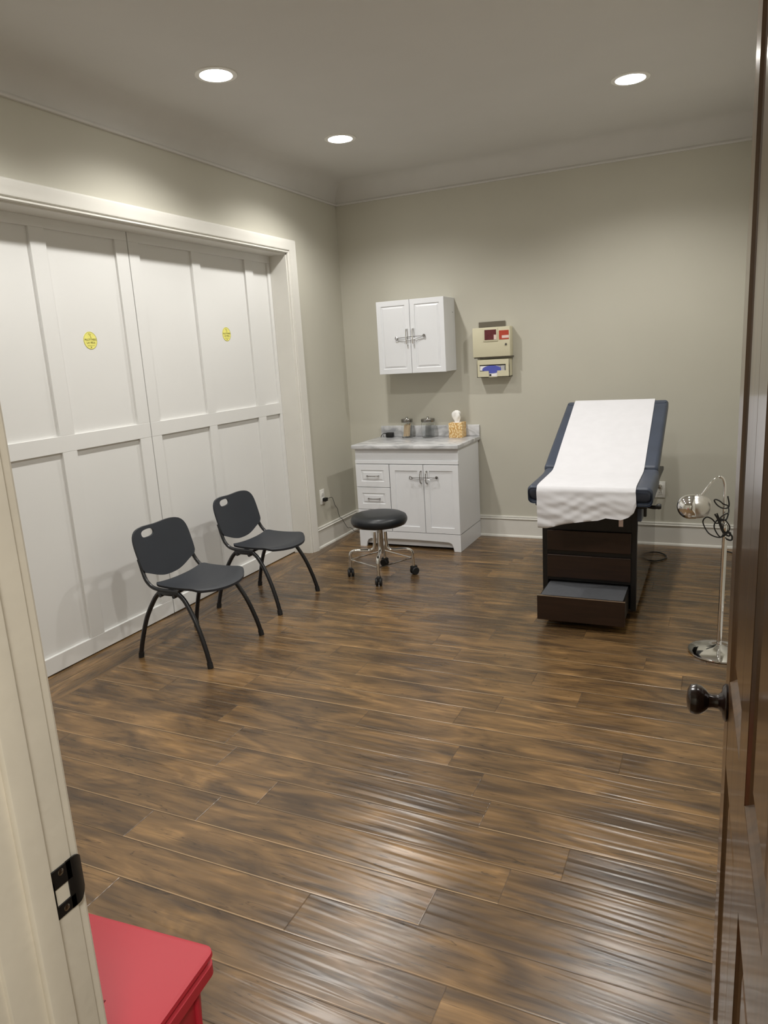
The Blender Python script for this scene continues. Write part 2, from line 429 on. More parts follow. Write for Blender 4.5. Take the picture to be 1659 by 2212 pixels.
# the entry door, swung open into the room (local: u along leaf from hinge, v thickness, z)
HX, HY, LEAN = 2.9445, -5.0, math.radians(2.0)
def D(u, v, z): # v=0 is the face towards the room, +v goes to the wall side
    return Vector((HX - u * math.sin(LEAN) + v * math.cos(LEAN), HY + u * math.cos(LEAN) + v * math.sin(LEAN), z))
MD = Matrix(((math.cos(LEAN), -math.sin(LEAN), 0, HX), (math.sin(LEAN), math.cos(LEAN), 0, HY), (0, 0, 1, 0), (0, 0, 0, 1)))  # (v,u,z) -> world
TD = .035; WD = .756
cols_ = [(.100, .332), (.430, .668)]; rows_ = [(.30, .81), (.957, 1.93)]
droot = sroot('door_3', (HX, HY, 0))
bm = B()
box(bm, 0, TD, 0, .100, .008, 2.03, .0015, 1, MD); box(bm, 0, TD, .668, WD, .008, 2.03, .0015, 1, MD)
for a, c in ((.008, .30), (.81, .957), (1.93, 2.03)): box(bm, 0.0004, TD - .0004, .100, .668, a, c, 0, 1, MD)
for a, c in rows_: box(bm, 0.0004, TD - .0004, .332, .430, a, c, 0, 1, MD)
for (u0, u1) in cols_:
    for (z0, z1) in rows_:
        for s, base in ((1, 0), (-1, TD)):
            v0, v1, v2 = base + s * .001, base + s * .012, base + s * .004
            m1, m2, m3 = .0, .016, .045
            rings = []
            for v, mm in ((v0, 0), (base + s * .005, .004), (v1, .013), (v1, .022), (v2, .05)):
                rings.append([bm.verts.new(D(uu, v, zz)) for uu, zz in ((u0 + mm, z0 + mm), (u1 - mm, z0 + mm), (u1 - mm, z1 - mm), (u0 + mm, z1 - mm))])
            for r0, r1 in zip(rings, rings[1:]):
                for k in range(4): bm.faces.new((r0[k], r0[(k + 1) % 4], r1[(k + 1) % 4], r1[k]))
            bm.faces.new(rings[-1])
leaf = obj('door_leaf', bm, 'door', droot, smooth=False)
RK = Matrix.Rotation(LEAN, 4, 'Z')
for s in (-1, 1):
    bm = B()
    prof = [(0, 0), (.030, 0), (.031, .003), (.027, .007), (.017, .009), (.0115, .014), (.0105, .022), (.012, .028), (.018, .033), (.0235, .040), (.0255, .048), (.0235, .056), (.015, .061), (0, .063)]
    prof = [(r, s * h) for r, h in prof]
    c = D(.695, 0 if s < 0 else TD, .907)
    lathe(bm, prof, c, 'x', 32, RK.to_3x3())
    obj('door_knob', bm, 'knob', droot, label='dark bronze round door knob')
bm = B(); box(bm, .006, TD - .006, WD - .0005, WD + .001, .86, .96, 0, 1, MD); obj('latch_plate', bm, 'knob', droot)
for z in (.22, 1.02, 1.84):
    bm = B(); lathe(bm, [(0, -.045), (.007, -.045), (.007, .045), (0, .045)], (HX + TD + .006, HY + .004, z), 'z', 12); obj('hinge', bm, 'knob', droot)

# ------------------------------------------------------------------ recessed ceiling lights
LP = [(.655, -1.12, 'round recessed ceiling light nearest the back left corner'),
      (.655, -2.38, 'round recessed ceiling light above the front black chair, left of the picture'),
      (2.402, -1.13, 'round recessed ceiling light above the exam table, right of the picture'),
      (2.402, -2.38, 'round recessed ceiling light at the top edge, beyond the frame'),
      (.655, -3.65, 'round recessed ceiling light near the doorway, left row'),
      (2.402, -3.65, 'round recessed ceiling light near the doorway, right row')]
SPOTS = []
for x, y, lab in LP:
    t = thing('recessed_light', lab, 'ceiling light', (x, y, ZC), 'recessed ceiling lights')
    bm = B(); lathe(bm, [(.074, 0), (.100, 0), (.099, -.005), (.078, -.007), (.074, 0)], (x, y, ZC), 'z', 40, caps=False); obj('trim_ring', bm, 'white', t)
    bm = B(); lathe(bm, [(0, -.0035), (.07, -.0035), (.0745, -.001)], (x, y, ZC), 'z', 40); obj('light_lens', bm, 'lens', t)
    SPOTS.append((x, y))

# ------------------------------------------------------------------ cabinet fronts
def panel_front(bm, x0, x1, z0, z1, yf, th=.018, fr=.042, dep=.006, raised=False):
    """front facing -y with a framed recess"""
    def R(m, y): return [bm.verts.new((x, y, z)) for x, z in ((x0 + m, z0 + m), (x1 - m, z0 + m), (x1 - m, z1 - m), (x0 + m, z1 - m))]
    secs = [R(0, yf + th), R(0, yf + .0015), R(.0015, yf), R(fr, yf)]
    if raised: secs += [R(fr + .004, yf + dep), R(fr + .008, yf + dep), R(fr + .020, yf + .0012)]
    else: secs += [R(fr + .002, yf + dep)]
    for a, c in zip(secs, secs[1:]):
        for k in range(4): bm.faces.new((a[k], a[(k + 1) % 4], c[(k + 1) % 4], c[k]))
    bm.faces.new(secs[0][::-1]); bm.faces.new(secs[-1])
def pull(bm, p0, p1, out, r=.004):
    """bow handle between p0 and p1, standing out along -y"""
    p0, p1 = Vector(p0), Vector(p1); o = Vector((0, -out, 0)); d = p1 - p0
    tube(bm, [p0, p0 + o * .75 + d * .05, p0 + o + d * .3, p0 + o * 1.08 + d * .5, p0 + o + d * .7, p1 + o * .75 - d * .05, p1], lambda t: r * (1 + .5 * abs(2 * t - 1) ** 2), 8, 4)

# wall cabinet
t = thing('wall_cabinet', 'white two-door cabinet hung on the back wall', 'cabinet', (.71, -.13, 1.346))
bm = B(); box(bm, .431, .989, -.232, 0, 1.347, 1.900, .002, 1); obj('body', bm, 'cab', t)
bm = B(); box(bm, .690, .730, -.236, -.231, 1.349, 1.898); obj('gap_shade', bm, 'darkgap', t)  # dark strip painted as shade between the two doors
for (x0, x1, hx, lab) in ((.430, .7085, .684, 'left'), (.7115, .990, .737, 'right')):
    bm = B(); panel_front(bm, x0, x1, 1.346, 1.901, -.252, .019, .038, .006, True)
    d = obj('door', bm, 'cab', t, smooth=False)
    bm = B(); pull(bm, (hx, -.251, 1.685), (hx, -.251, 1.565), .03); obj('handle', bm, 'chrome', d, label='curved chrome bow handle')
bm = B(); lathe(bm, [(0, .0015), (.004, .001), (.004, 0)], (.989, -.05, 1.79), 'x', 12); obj('screw_cap', bm, 'darkgap', t)

def lock(name, label, x0, x1, xm, z, yf, tilt):
    t = thing(name, label, 'cabinet lock', (xm, yf - .02, z))
    bm = B()
    tube(bm, [(x0, yf - .012, z - tilt), (xm - .04, yf - .018, z - tilt * .3), (xm + .04, yf - .018, z + tilt * .3), (x1, yf - .012, z + tilt)], .0022, 8, 5)
    obj('cable', bm, 'nickel', t)
    bm = B(); 
    tube(bm, [(x0 + .004, yf - .012, z - tilt - .003), (x0 + .035, yf - .014, z - tilt - .010), (xm - .045, yf - .016, z - .014), (xm, yf - .02, z - .010), (xm + .05, yf - .015, z - .016), (x1 - .03, yf - .012, z - .008), (x1, yf - .012, z + tilt - .002)], .0015, 6, 5)
    obj('loose_cable', bm, 'nickel', t)
    bm = B(); lathe(bm, [(0, -.006), (.009, -.005), (.012, 0), (.009, .005), (0, .006)], (x1, yf - .010, z + tilt), 'y', 14); obj('lock_body', bm, 'nickel', t)
    bm = B(); tube(bm, [(x0 + .008, yf - .010, z - tilt), (x0 - .010, yf - .010, z - tilt + .010), (x0 - .012, yf - .010, z - tilt - .012), (x0 + .006, yf - .010, z - tilt - .012), (x0 + .008, yf - .010, z - tilt)], .0028, 6, 5); obj('hook', bm, 'nickel', t)
lock('cabinet_lock', 'thin metal cable lock threaded through the handles of the wall cabinet', .600, .825, .71, 1.622, -.254, .004)
lock('cabinet_lock', 'thin metal cable lock threaded through the door handles of the vanity', .778, .985, .882, .572, -.533, .001)

# vanity
VY = -.512
t = thing('vanity_cabinet', 'white vanity cabinet with two doors and side drawers on short feet', 'cabinet', (.73, -.26, 0))
bm = B()
box(bm, .300, 1.156, VY, -.027, .13, .789, .0015, 1)                       # carcass
box(bm, 1.140, 1.156, VY, -.027, 0, .135)
box(bm, .300, .316, VY, -.027, 0, .135)
obj('body', bm, 'cab', t, smooth=False)
bm = B()
sk = [(.300, 0), (.355, 0), (.362, .035), (.375, .058), (.40, .070)] + [(.40 + k / 10 * .66, .070 + .006 * math.sin(k / 10 * PI)) for k in range(1, 10)] + [(1.06, .070), (1.085, .058), (1.095, .035), (1.102, 0), (1.156, 0), (1.156, .1325), (.300, .1325)]
prism(bm, sk, 'y', VY - .020, VY + .001); obj('skirt', bm, 'cab', t, smooth=False)
bm = B(); box(bm, .300, 1.156, VY - .020, VY + .001, .672, .700, .0015, 1); box(bm, .300, 1.156, VY - .012, VY + .001, .700, .789, .001, 1); obj('apron', bm, 'cab', t)
for k, (z0, z1) in enumerate(((.487, .667), (.308, .483), (.136, .304))):
    bm = B(); panel_front(bm, .301, .5895, z0, z1, VY - .021, .02, .045, .006, True); d = obj('drawer', bm, 'cab', t, smooth=False)
    zc = (z0 + z1) / 2
    bm = B(); pull(bm, (.400, VY - .02, zc), (.500, VY - .02, zc), .026, .0035); obj('handle', bm, 'nickel', d)
for (x0, x1, hx) in ((.5950, .8730, .858), (.8770, 1.155, .905)):
    bm = B(); panel_front(bm, x0, x1, .136, .667, VY - .021, .02, .045, .006, False); d = obj('door', bm, 'cab', t, smooth=False)
    bm = B(); pull(bm, (hx, VY - .02, .620), (hx, VY - .02, .527), .03, .0035); obj('handle', bm, 'nickel', d)
bm = B(); box(bm, .302, 1.154, VY - .003, VY + .001, .134, .671); obj('gap_shade', bm, 'darkgap', t, label='dark backing painted as shade in the gaps between the fronts')  # dark backing added so the gaps carry painted shade
bm = B(); box(bm, .32, 1.136, VY + .015, VY + .02, .02, .13); 
obj('inner_panel', bm, 'cab', t)

# countertop with backsplash
t = thing('countertop', 'grey marble-look countertop with low backsplash on the vanity', 'countertop', (.73, -.28, .79))
bm = B(); box(bm, .284, 1.168, -.558, -.001, .790, .822, .006, 3); obj('slab', bm, 'marble', t)
bm = B(); box(bm, .302, 1.166, -.020, -.001, .8225, .912, .004, 2); obj('backsplash', bm, 'marble', t)

# things on the counter
ZT = .8225
t = thing('wire_clip_case', 'small black case with a thin bent wire at the left end of the counter', 'case', (.40, -.075, ZT))
bm = B(); box(bm, .375, .440, -.095, -.055, ZT, ZT + .040, .007, 3); obj('case_body', bm, 'black', t)
bm = B(); tube(bm, [(.379, -.085, ZT + .035), (.360, -.09, ZT + .036), (.345, -.095, ZT + .024), (.334, -.10, ZT + .004)], .0028, 8, 5); tube(bm, [(.379, -.07, ZT + .030), (.355, -.075, ZT + .028), (.350, -.08, ZT + .012), (.352, -.08, ZT + .003)], .002, 8, 5); obj('wire', bm, 'black', t)
def jar(cx, cy, r, h, label):
    t = thing('glass_jar', label, 'jar', (cx, cy, ZT), 'glass jars on the counter')
    bm = B(); lathe(bm, [(0, 0), (r * .92, 0), (r, .006), (r, h - .012), (r * .93, h - .004), (r * .93, h), (r * .89, h), (r * .89, h - .006), (r * .95, h - .014), (r * .95, .01), (0, .008)], (cx, cy, ZT), 'z', 36); obj('jar_body', bm, 'glass', t)
    bm = B(); lathe(bm, [(0, h + .001), (r * 1.0, h + .001), (r * 1.02, h + .005), (r * 1.02, h + .023), (r * .97, h + .027), (0, h + .029)], (cx, cy, ZT), 'z', 36)
    L_ = obj('lid', bm, 'nickel', t, label='dark patterned metal lid')
    bm = B(); lathe(bm, [(0, h + .028), (.010, h + .028), (.006, h + .034), (.011, h + .041), (0, h + .046)], (cx, cy, ZT), 'z', 16); obj('lid_knob', bm, 'chrome', L_)
    return t
jar(.572, -.085, .047, .125, 'glass jar holding tan wooden tongue depressors on the counter')
jar(.757, -.085, .055, .125, 'empty clear glass jar on the counter beside the tissue box')
for k in range(18):
    a = random.uniform(-.012, .012); i, j = k % 6, k // 6
    x0 = .546 + i * .0078; y0 = -.103 + j * .012
    lab = 'tan wooden tongue depressor in the glass jar on the counter'
    bm = B(); sh = Matrix.Shear('XY', 3, (.12 + a * .3, a * .3)).to_4x4()
    mt = Matrix.Translation((x0, y0, ZT + .0105)) @ sh
    box(bm, -.0036, .0036, -.0042, .0042, 0, .098 + a * .6, .002, 2, mt)
    o = obj('tongue_depressor', bm, 'wood', None); o['label'] = lab; o['category'] = 'tongue depressor'; o['group'] = 'tongue depressors in the jar'
t = thing('tissue_box', 'square tan patterned tissue box on the counter', 'tissue box', (1.005, -.085, ZT))
bm = B(); box(bm, .952, 1.062, -.140, -.030, ZT, ZT + .118, .002, 2); obj('box_body', bm, 'tbox', t)
bm = B(); lathe(bm, [(0, .0006), (.032, .0006), (.033, 0)], (1.007, -.085, ZT + .1181), 'z', 28); obj('opening', bm, 'card', t)
bm = B()
rings = []
for i in range(13):
    h = i / 12; rr = (.016 + .010 * math.sin(h * PI * .9) + .012 * h) if h < .75 else (.0335 - (h - .75) ** 2 * .38)
    rings.append([(1.003 + math.cos(a) * rr * (1 + .22 * math.sin(3 * a + h * 7)) , -.085 + math.sin(a) * rr * .6 * (1 + .25 * math.cos(4 * a - h * 5)), ZT + .118 + h * .095) for a in [2 * PI * k / 28 for k in range(28)]])
V = ground(bm, rings, True); bm.faces.new(V[-1]); bm.faces.new(V[0][::-1]); o = obj('tissue', bm, 'tissue', t)

# ------------------------------------------------------------------ sharps box and glove box holder
t = thing('sharps_container', 'beige wall-mounted sharps box with red window and label', 'sharps box', (1.30, -.045, 1.43))
bm = B(); box(bm, 1.157, 1.449, -.092, -.004, 1.436, 1.655, .004, 2); obj('body', bm, 'beige', t)
bm = B(); box(bm, 1.163, 1.455, -.085, -.001, 1.428, 1.436, .001, 1); obj('bottom_ledge', bm, 'grayplate', t)
bm = B(); box(bm, 1.185, 1.392, -.012, -.001, 1.650, 1.699, .001, 1); obj('back_plate', bm, 'grayplate', t, label='back plate above the box, coloured dark grey as shade in the open mouth')  # grey puts the shadow of the open mouth into the plate colour
bm = B(); box(bm, 1.243, 1.357, -.097, -.0915, 1.550, 1.648, .002, 2); f = obj('window_frame', bm, 'beige', t)
bm = B(); box(bm, 1.254, 1.346, -.0985, -.0965, 1.562, 1.637, .001, 1); w = obj('window_pane', bm, 'window', t, label='dark maroon window')
bm = B(); box(bm, 1.327, 1.346, -.0992, -.0984, 1.563, 1.598); obj('pale_sticker', bm, 'pink', w)
bm = B(); box(bm, 1.366, 1.441, -.0935, -.0918, 1.560, 1.627); l = obj('warning_label', bm, 'redlabel', t, label='red label with a pale strip')
bm = B(); box(bm, 1.388, 1.441, -.0942, -.0934, 1.570, 1.590); obj('label_strip', bm, 'pink', l)
bm = B(); lathe(bm, [(0, -.006), (.008, -.005), (.009, 0)], (1.418, -.092, 1.523), 'y', 18); k_ = obj('key_lock', bm, 'nickel', t)
bm = B(); box(bm, 1.4165, 1.4195, -.0985, -.0975, 1.518, 1.528); obj('key_slot', bm, 'darkgap', k_)

t = thing('glove_dispenser', 'beige glove box holder on the wall beneath the sharps box', 'glove holder', (1.31, -.045, 1.28))
bm = B(); GY = -.090
box(bm, 1.185, 1.440, GY, GY + .004, 1.377, 1.415, .001, 1)
box(bm, 1.185, 1.206, GY, GY + .004, 1.283, 1.377); box(bm, 1.412, 1.440, GY, GY + .004, 1.283, 1.377)
box(bm, 1.206, 1.278, GY, GY + .004, 1.283, 1.330); box(bm, 1.344, 1.412, GY, GY + .004, 1.283, 1.330)
box(bm, 1.185, 1.189, GY, -.001, 1.283, 1.415); box(bm, 1.436, 1.440, GY, -.001, 1.283, 1.415)
box(bm, 1.185, 1.440, GY, -.001, 1.283, 1.287)
obj('holder_body', bm, 'beige', t, smooth=False)
bm = B(); box(bm, 1.185, 1.440, -.006, 0, 1.283, 1.425); obj('mounting_plate', bm, 'beige', t)
t = thing('glove_box', 'white and blue box of gloves inside the beige holder', 'glove box', (1.31, -.045, 1.288))
bm = B(); box(bm, 1.192, 1.433, GY + .007, -.010, 1.288, 1.404, .002, 1); g_ = obj('box_body', bm, 'card', t)
bm = B(); lathe(bm, [(0, -.0012), (.5, -.0012), (.5, 0)], (0, 0, 0), 'y', 40)
bm.transform(Matrix.Translation((1.300, GY + .0068, 1.341)) @ Matrix.Diagonal((.150, 1, .060, 1))); obj('blue_oval', bm, 'blue', t, label='blue oval print')
bm = B()
for k in range(6):
    xx = 1.352 + k * .0095; prism(bm, [(xx, 1.33), (xx + .0035, 1.33), (xx + .0005, 1.378), (xx - .003, 1.378)], 'y', GY + .0058, GY + .0068)
box(bm, 1.206, 1.412, GY + .0056, GY + .0068, 1.370, 1.378); box(bm, 1.281, 1.296, GY + .0052, GY + .0068, 1.292, 1.306)
box(bm, 1.206, 1.240, GY + .0056, GY + .0068, 1.329, 1.3345); box(bm, 1.405, 1.412, GY + .0056, GY + .0068, 1.330, 1.377)  # border strips painted as shade around the opening
obj('stripes_and_rim_shade', bm, 'darkgap', t, label='black printed stripes and painted shade at the opening edge')

# ------------------------------------------------------------------ stickers on the sliding doors
def sticker(y, z, lab, plane):
    t = thing('oval_sticker', lab, 'sticker', (plane, y, z), 'yellow stickers on the sliding doors')
    bm = B(); lathe(bm, [(0, .0008), (.0455, .0008), (.0465, 0)], (plane + .0004, y, z), 'x', 48); obj('sticker_sheet', bm, 'yellow', t)
    bm = B(); lathe(bm, [(.0435, .0014), (.0450, .0014), (.0450, .0010), (.0435, .0010), (.0435, .0014)], (plane + .0004, y, z), 'x', 48, caps=False); obj('printed_rim', bm, 'inkpale', t)
    rot = (PI / 2, 0, PI / 2); x = plane + .0015
    text('lettering', 'McLOTTMERS', .0150, (x, y + .001, z + .004), rot, 'ink', t, .88)
    text('lettering', 'LAY PEKA', .0145, (x, y + .001, z - .012), rot, 'ink', t, .9)
    bm = B(); box(bm, plane + .0013, plane + .0017, y - .024, y + .024, z - .0275, z - .0255); obj('printed_line', bm, 'inkpale', t)
    bm = B(); prism(bm, [(y - .003, z - .040), (y + .005, z - .035), (y - .001, z - .031)], 'x', plane + .0013, plane + .0017); obj('printed_mark', bm, 'ink', t)
    bm = B(); tube(bm, [(plane + .0015, y - .008, z + .038), (plane + .0015, y - .004, z + .030), (plane + .0015, y + .004, z + .020), (plane + .0015, y + .001, z + .014)], .0010, 6, 4)
    tube(bm, [(plane + .0015, y - .002, z + .036), (plane + .0015, y + .005, z + .033), (plane + .0015, y + .004, z + .026)], .0008, 6, 4)
    tube(bm, [(plane + .0015, y + .004, z + .020), (plane + .0015, y + .009, z + .014)], .0009, 6, 0)
    obj('printed_figure', bm, 'inkpale', t)
PP = -.141 - .016
sticker(-2.605, 1.664, 'round yellow printed sticker on the sliding door above the front chair', PP)
sticker(-1.412, 1.697, 'round yellow printed sticker on the sliding door nearest the room corner', PP)

# ------------------------------------------------------------------ outlets and cords
def outlet(name, lab, c, ax):
    t = thing(name, lab, 'outlet', c)
    cx, cy, cz = c
    def bx(bm, a0, a1, d0, d1, z0, z1, bev=0):
        if ax == 'y': box(bm, cx + a0, cx + a1, cy - d1, cy - d0, cz + z0, cz + z1, bev, 2)
        else: box(bm, cx + d0, cx + d1, cy + a0, cy + a1, cz + z0, cz + z1, bev, 2)
    hw = .035 if ax == 'x' else .032
    bm = B(); bx(bm, -hw, hw, .0003, .006, -.06, .06, .002); obj('cover_plate', bm, 'white', t)
    for s in (-1, 1):
        bm = B(); bx(bm, -.016, .016, .0055, .0085, s * .024 - .014, s * .024 + .014, .001); q = obj('socket', bm, 'white', t)
        bm = B(); bx(bm, -.008, -.006, .008, .0089, s * .024 - .004, s * .024 + .006); bx(bm, .006, .008, .008, .0089, s * .024 - .004, s * .024 + .006); obj('slot', bm, 'darkgap', q)
    return t
outlet('wall_outlet', 'white double outlet low on the left wall beside the vanity', (0, -.578, .405), 'x')
outlet('wall_outlet', 'white outlet on the back wall behind the exam table', (2.528, 0, .417), 'y')
t = thing('power_adapter', 'small black plug-in adapter with thin cord in the left wall outlet', 'adapter', (.010, -.575, .38))
bm = B(); box(bm, .0095, .040, -.590, -.548, .368, .396, .004, 2); obj('plug_body', bm, 'black', t)
bm = B(); tube(bm, [(.028, -.550, .383), (.028, -.52, .383), (.022, -.455, .376), (.018, -.425, .345), (.016, -.40, .298), (.016, -.365, .262), (.016, -.350, .215), (.018, -.335, .180), (.028, -.320, .165), (.030, -.285, .120), (.032, -.235, .065), (.034, -.195, .055), (.036, -.16, .035), (.05, -.13, .006), (.15, -.12, .004), (.27, -.10, .004)], .0023, 6, 5); obj('cord', bm, 'black', t)
t = thing('floor_cable', 'black cable looped on the floor behind the exam table', 'cable', (2.53, -.36, 0))
bm = B(); tube(bm, [(2.44, -.32, .006), (2.46, -.40, .006), (2.50, -.46, .006), (2.545, -.46, .006), (2.59, -.40, .006), (2.60, -.34, .006), (2.57, -.27, .006), (2.52, -.25, .008), (2.47, -.28, .006), (2.44, -.31, .006)], .0045, 8, 6); obj('cord', bm, 'black', t)
t = thing('power_plug', 'grey plug and pale cord in the outlet behind the exam table', 'plug', (2.520, -.02, .43))
bm = B(); box(bm, 2.506, 2.534, -.030, -.0095, .428, .458, .004, 2); obj('plug', bm, 'brushed', t)
bm = B(); tube(bm, [(2.512, -.028, .438), (2.500, -.035, .415), (2.478, -.04, .36), (2.46, -.05, .30)], .004, 8, 5); obj('cord', bm, 'white', t)

# ------------------------------------------------------------------ chairs
def make_chair():
    """local frame: seat faces +x, centre line y=0, origin on the floor"""
    t = thing('stacking_chair', 'x', 'chair', (0, 0, 0), 'black plastic chairs along the sliding doors')
    # seat
    bm = B(); nu, nv = 20, 22; top = []; bot = []
    for i in range(nv + 1):
        v = i / nv; rt, rb = [], []
        for j in range(nu + 1):
            u = -1 + 2 * j / nu
            hw = .198 + .008 * v
            e = min(1, (v / .10)) ; e2 = min(1, (1 - v) / .16)
            hw *= (1 - .10 * (1 - math.sqrt(max(0, 1 - (1 - e) ** 2)))) * (1 - .10 * (1 - math.sqrt(max(0, 1 - (1 - e2) ** 2))))
            xf = .285 - .072 * abs(u) ** 2.2
            xr = -.075 + .012 * (1 - u * u)
            x = xr + (xf - xr) * v
            z = .400 + .010 * abs(u) ** 2.5 - .014 * math.sin(v * PI) * (1 - .5 * u * u) - .016 * max(0, (v - .82) / .18) ** 2 + .004 * max(0, (.15 - v) / .15)
            rt.append((x, u * hw, z)); rb.append((x, u * hw * .985, z - .013))
        top.append(rt); bot.append(rb)
    slab(bm, top, bot); obj('seat', bm, 'plastic', t)
    # back shell with a hand hole
    bm = B(); N_ = 64
    def outline(a):
        # super-elliptic rounded shape in (s, z)
        c, s = math.cos(a), math.sin(a)
        n = 5.0 if s > 0 else 3.2
        hh = .118 if s > 0 else .170
        rr = (abs(c / .212) ** n + abs(s / hh) ** n) ** (-1 / n)
        S, Z = rr * c, .585 + rr * s
        if s < 0: Z = .585 + rr * s + .045 * (abs(S) / .212) ** 1.6 * min(1, -s * 1.6)
        return S, Z
    hc = (-.078, .648)
    outer = []
    half = [(0, .410), (.05, .413), (.10, .426), (.15, .447), (.185, .462), (.202, .476), (.208, .50), (.210, .55), (.209, .60), (.203, .635), (.187, .662), (.155, .680), (.10, .686), (.05, .684)]
    ctl = half + [(0, .682)] + [(-a, b_) for a, b_ in half[::-1][:-1]]
    fine = [(v.x, v.y) for v in cr([(a, b_, 0) for a, b_ in ctl + ctl[:1]], 6)[:-1]]
    per = sum(math.dist(fine[i], fine[i - 1]) for i in range(len(fine))); acc = 0; i = 0; tgt = 0
    for k in range(N_):
        tgt = per * k / N_
        while acc + math.dist(fine[i], fine[(i + 1) % len(fine)]) < tgt: acc += math.dist(fine[i], fine[(i + 1) % len(fine)]); i += 1
        q = (tgt - acc) / math.dist(fine[i], fine[(i + 1) % len(fine)]); a, b_ = fine[i], fine[(i + 1) % len(fine)]
        outer.append((a[0] + (b_[0] - a[0]) * q, a[1] + (b_[1] - a[1]) * q))
    # reorder rays around the hole centre
    outer.sort(key=lambda p: math.atan2(p[1] - hc[1], p[0] - hc[0]))
    hole = []
    for p in outer:
        a = math.atan2(p[1] - hc[1], p[0] - hc[0]); r = (abs(math.cos(a) / .050) ** 2.6 + abs(math.sin(a) / .0205) ** 2.6) ** (-1 / 2.6)
        hole.append((hc[0] + r * math.cos(a), hc[1] + r * math.sin(a)))
    KR = 7
    def surf(S, Z, off):
        tt = (Z - .40) / .30
        x = -.105 - .125 * tt * .78 - .020 * (1 - (S / .21) ** 2) + .012 * tt * tt + off
        return (x, S, Z)
    rf, rb = [], []
    for i in range(KR + 1):
        w = i / KR
        pts = [(h[0] + (o[0] - h[0]) * w, h[1] + (o[1] - h[1]) * w) for h, o in zip(hole, outer)]
        rf.append([bm.verts.new(surf(*p, .005)) for p in pts]); rb.append([bm.verts.new(surf(*p, -.007)) for p in pts])
    for R_, flip in ((rf, 0), (rb, 1)):
        for a, c in zip(R_, R_[1:]):
            for k in range(N_):
                q = (a[k], a[(k + 1) % N_], c[(k + 1) % N_], c[k]); bm.faces.new(q[::-1] if flip else q)
    for k in range(N_):
        bm.faces.new((rf[0][k], rb[0][k], rb[0][(k + 1) % N_], rf[0][(k + 1) % N_]))
        bm.faces.new((rf[-1][k], rf[-1][(k + 1) % N_], rb[-1][(k + 1) % N_], rb[-1][k]))
    obj('backrest', bm, 'plastic', t)
    for s in (-1, 1):
        y = s * .200
        bm = B(); tube(bm, [(-.166, s * .190, .535), (-.158, s * .191, .51), (-.142, s * .196, .465), (-.122, y, .425), (-.090, y, .395), (-.045, y, .383), (.02, y, .380), (.085, y, .378)], .0105, 12, 5); obj('back_post', bm, 'frame', t)
        bm = B(); box(bm, -.050, .078, y - .012, y + .012, .356, .378, .005, 2); lathe(bm, [(0, -.014), (.010, -.014), (.010, .014), (0, .014)], (-.030, y, .356), 'y', 12); lathe(bm, [(0, -.014), (.010, -.014), (.010, .014), (0, .014)], (.058, y, .356), 'y', 12); obj('bracket', bm, 'frame', t)
        for pts in ([(-.040, y, .372), (-.085, y, .325), (-.140, s * .212, .225), (-.180, s * .222, .105), (-.202, s * .228, .012)],
                    [(.070, y, .378), (.120, y, .330), (.185, s * .212, .225), (.232, s * .222, .105), (.257, s * .228, .012)]):
            bm = B(); tube(bm, pts, .0122, 12, 6); lg = obj('leg', bm, 'frame', t)
            p = pts[-1]; q = pts[-2]; d = (Vector(p) - Vector(q)).normalized()
            bm = B(); tube(bm, [Vector(p) - d * .018, Vector((p[0], p[1], .0))], .0150, 12, 0); obj('rubber_foot', bm, 'rubber', lg)
    bm = B(); tube(bm, [(-.02, -.2, .366), (-.02, .2, .366)], .008, 8, 0); tube(bm, [(.05, -.2, .366), (.05, .2, .366)], .008, 8, 0); obj('crossbar', bm, 'frame', t)
    return t
def copy_tree(o, parent=None):
    c = o.copy(); col.objects.link(c); c.parent = parent
    for ch in list(o.children): copy_tree(ch, c)
    return c
chair = make_chair()
chair.location = (.345, -2.622, 0); chair['label'] = 'black plastic chair in front, nearer the doorway, by the sliding doors'
c2 = copy_tree(chair); c2.location = (.272, -1.858, 0); c2['label'] = 'black plastic chair nearer the corner, behind the front chair'

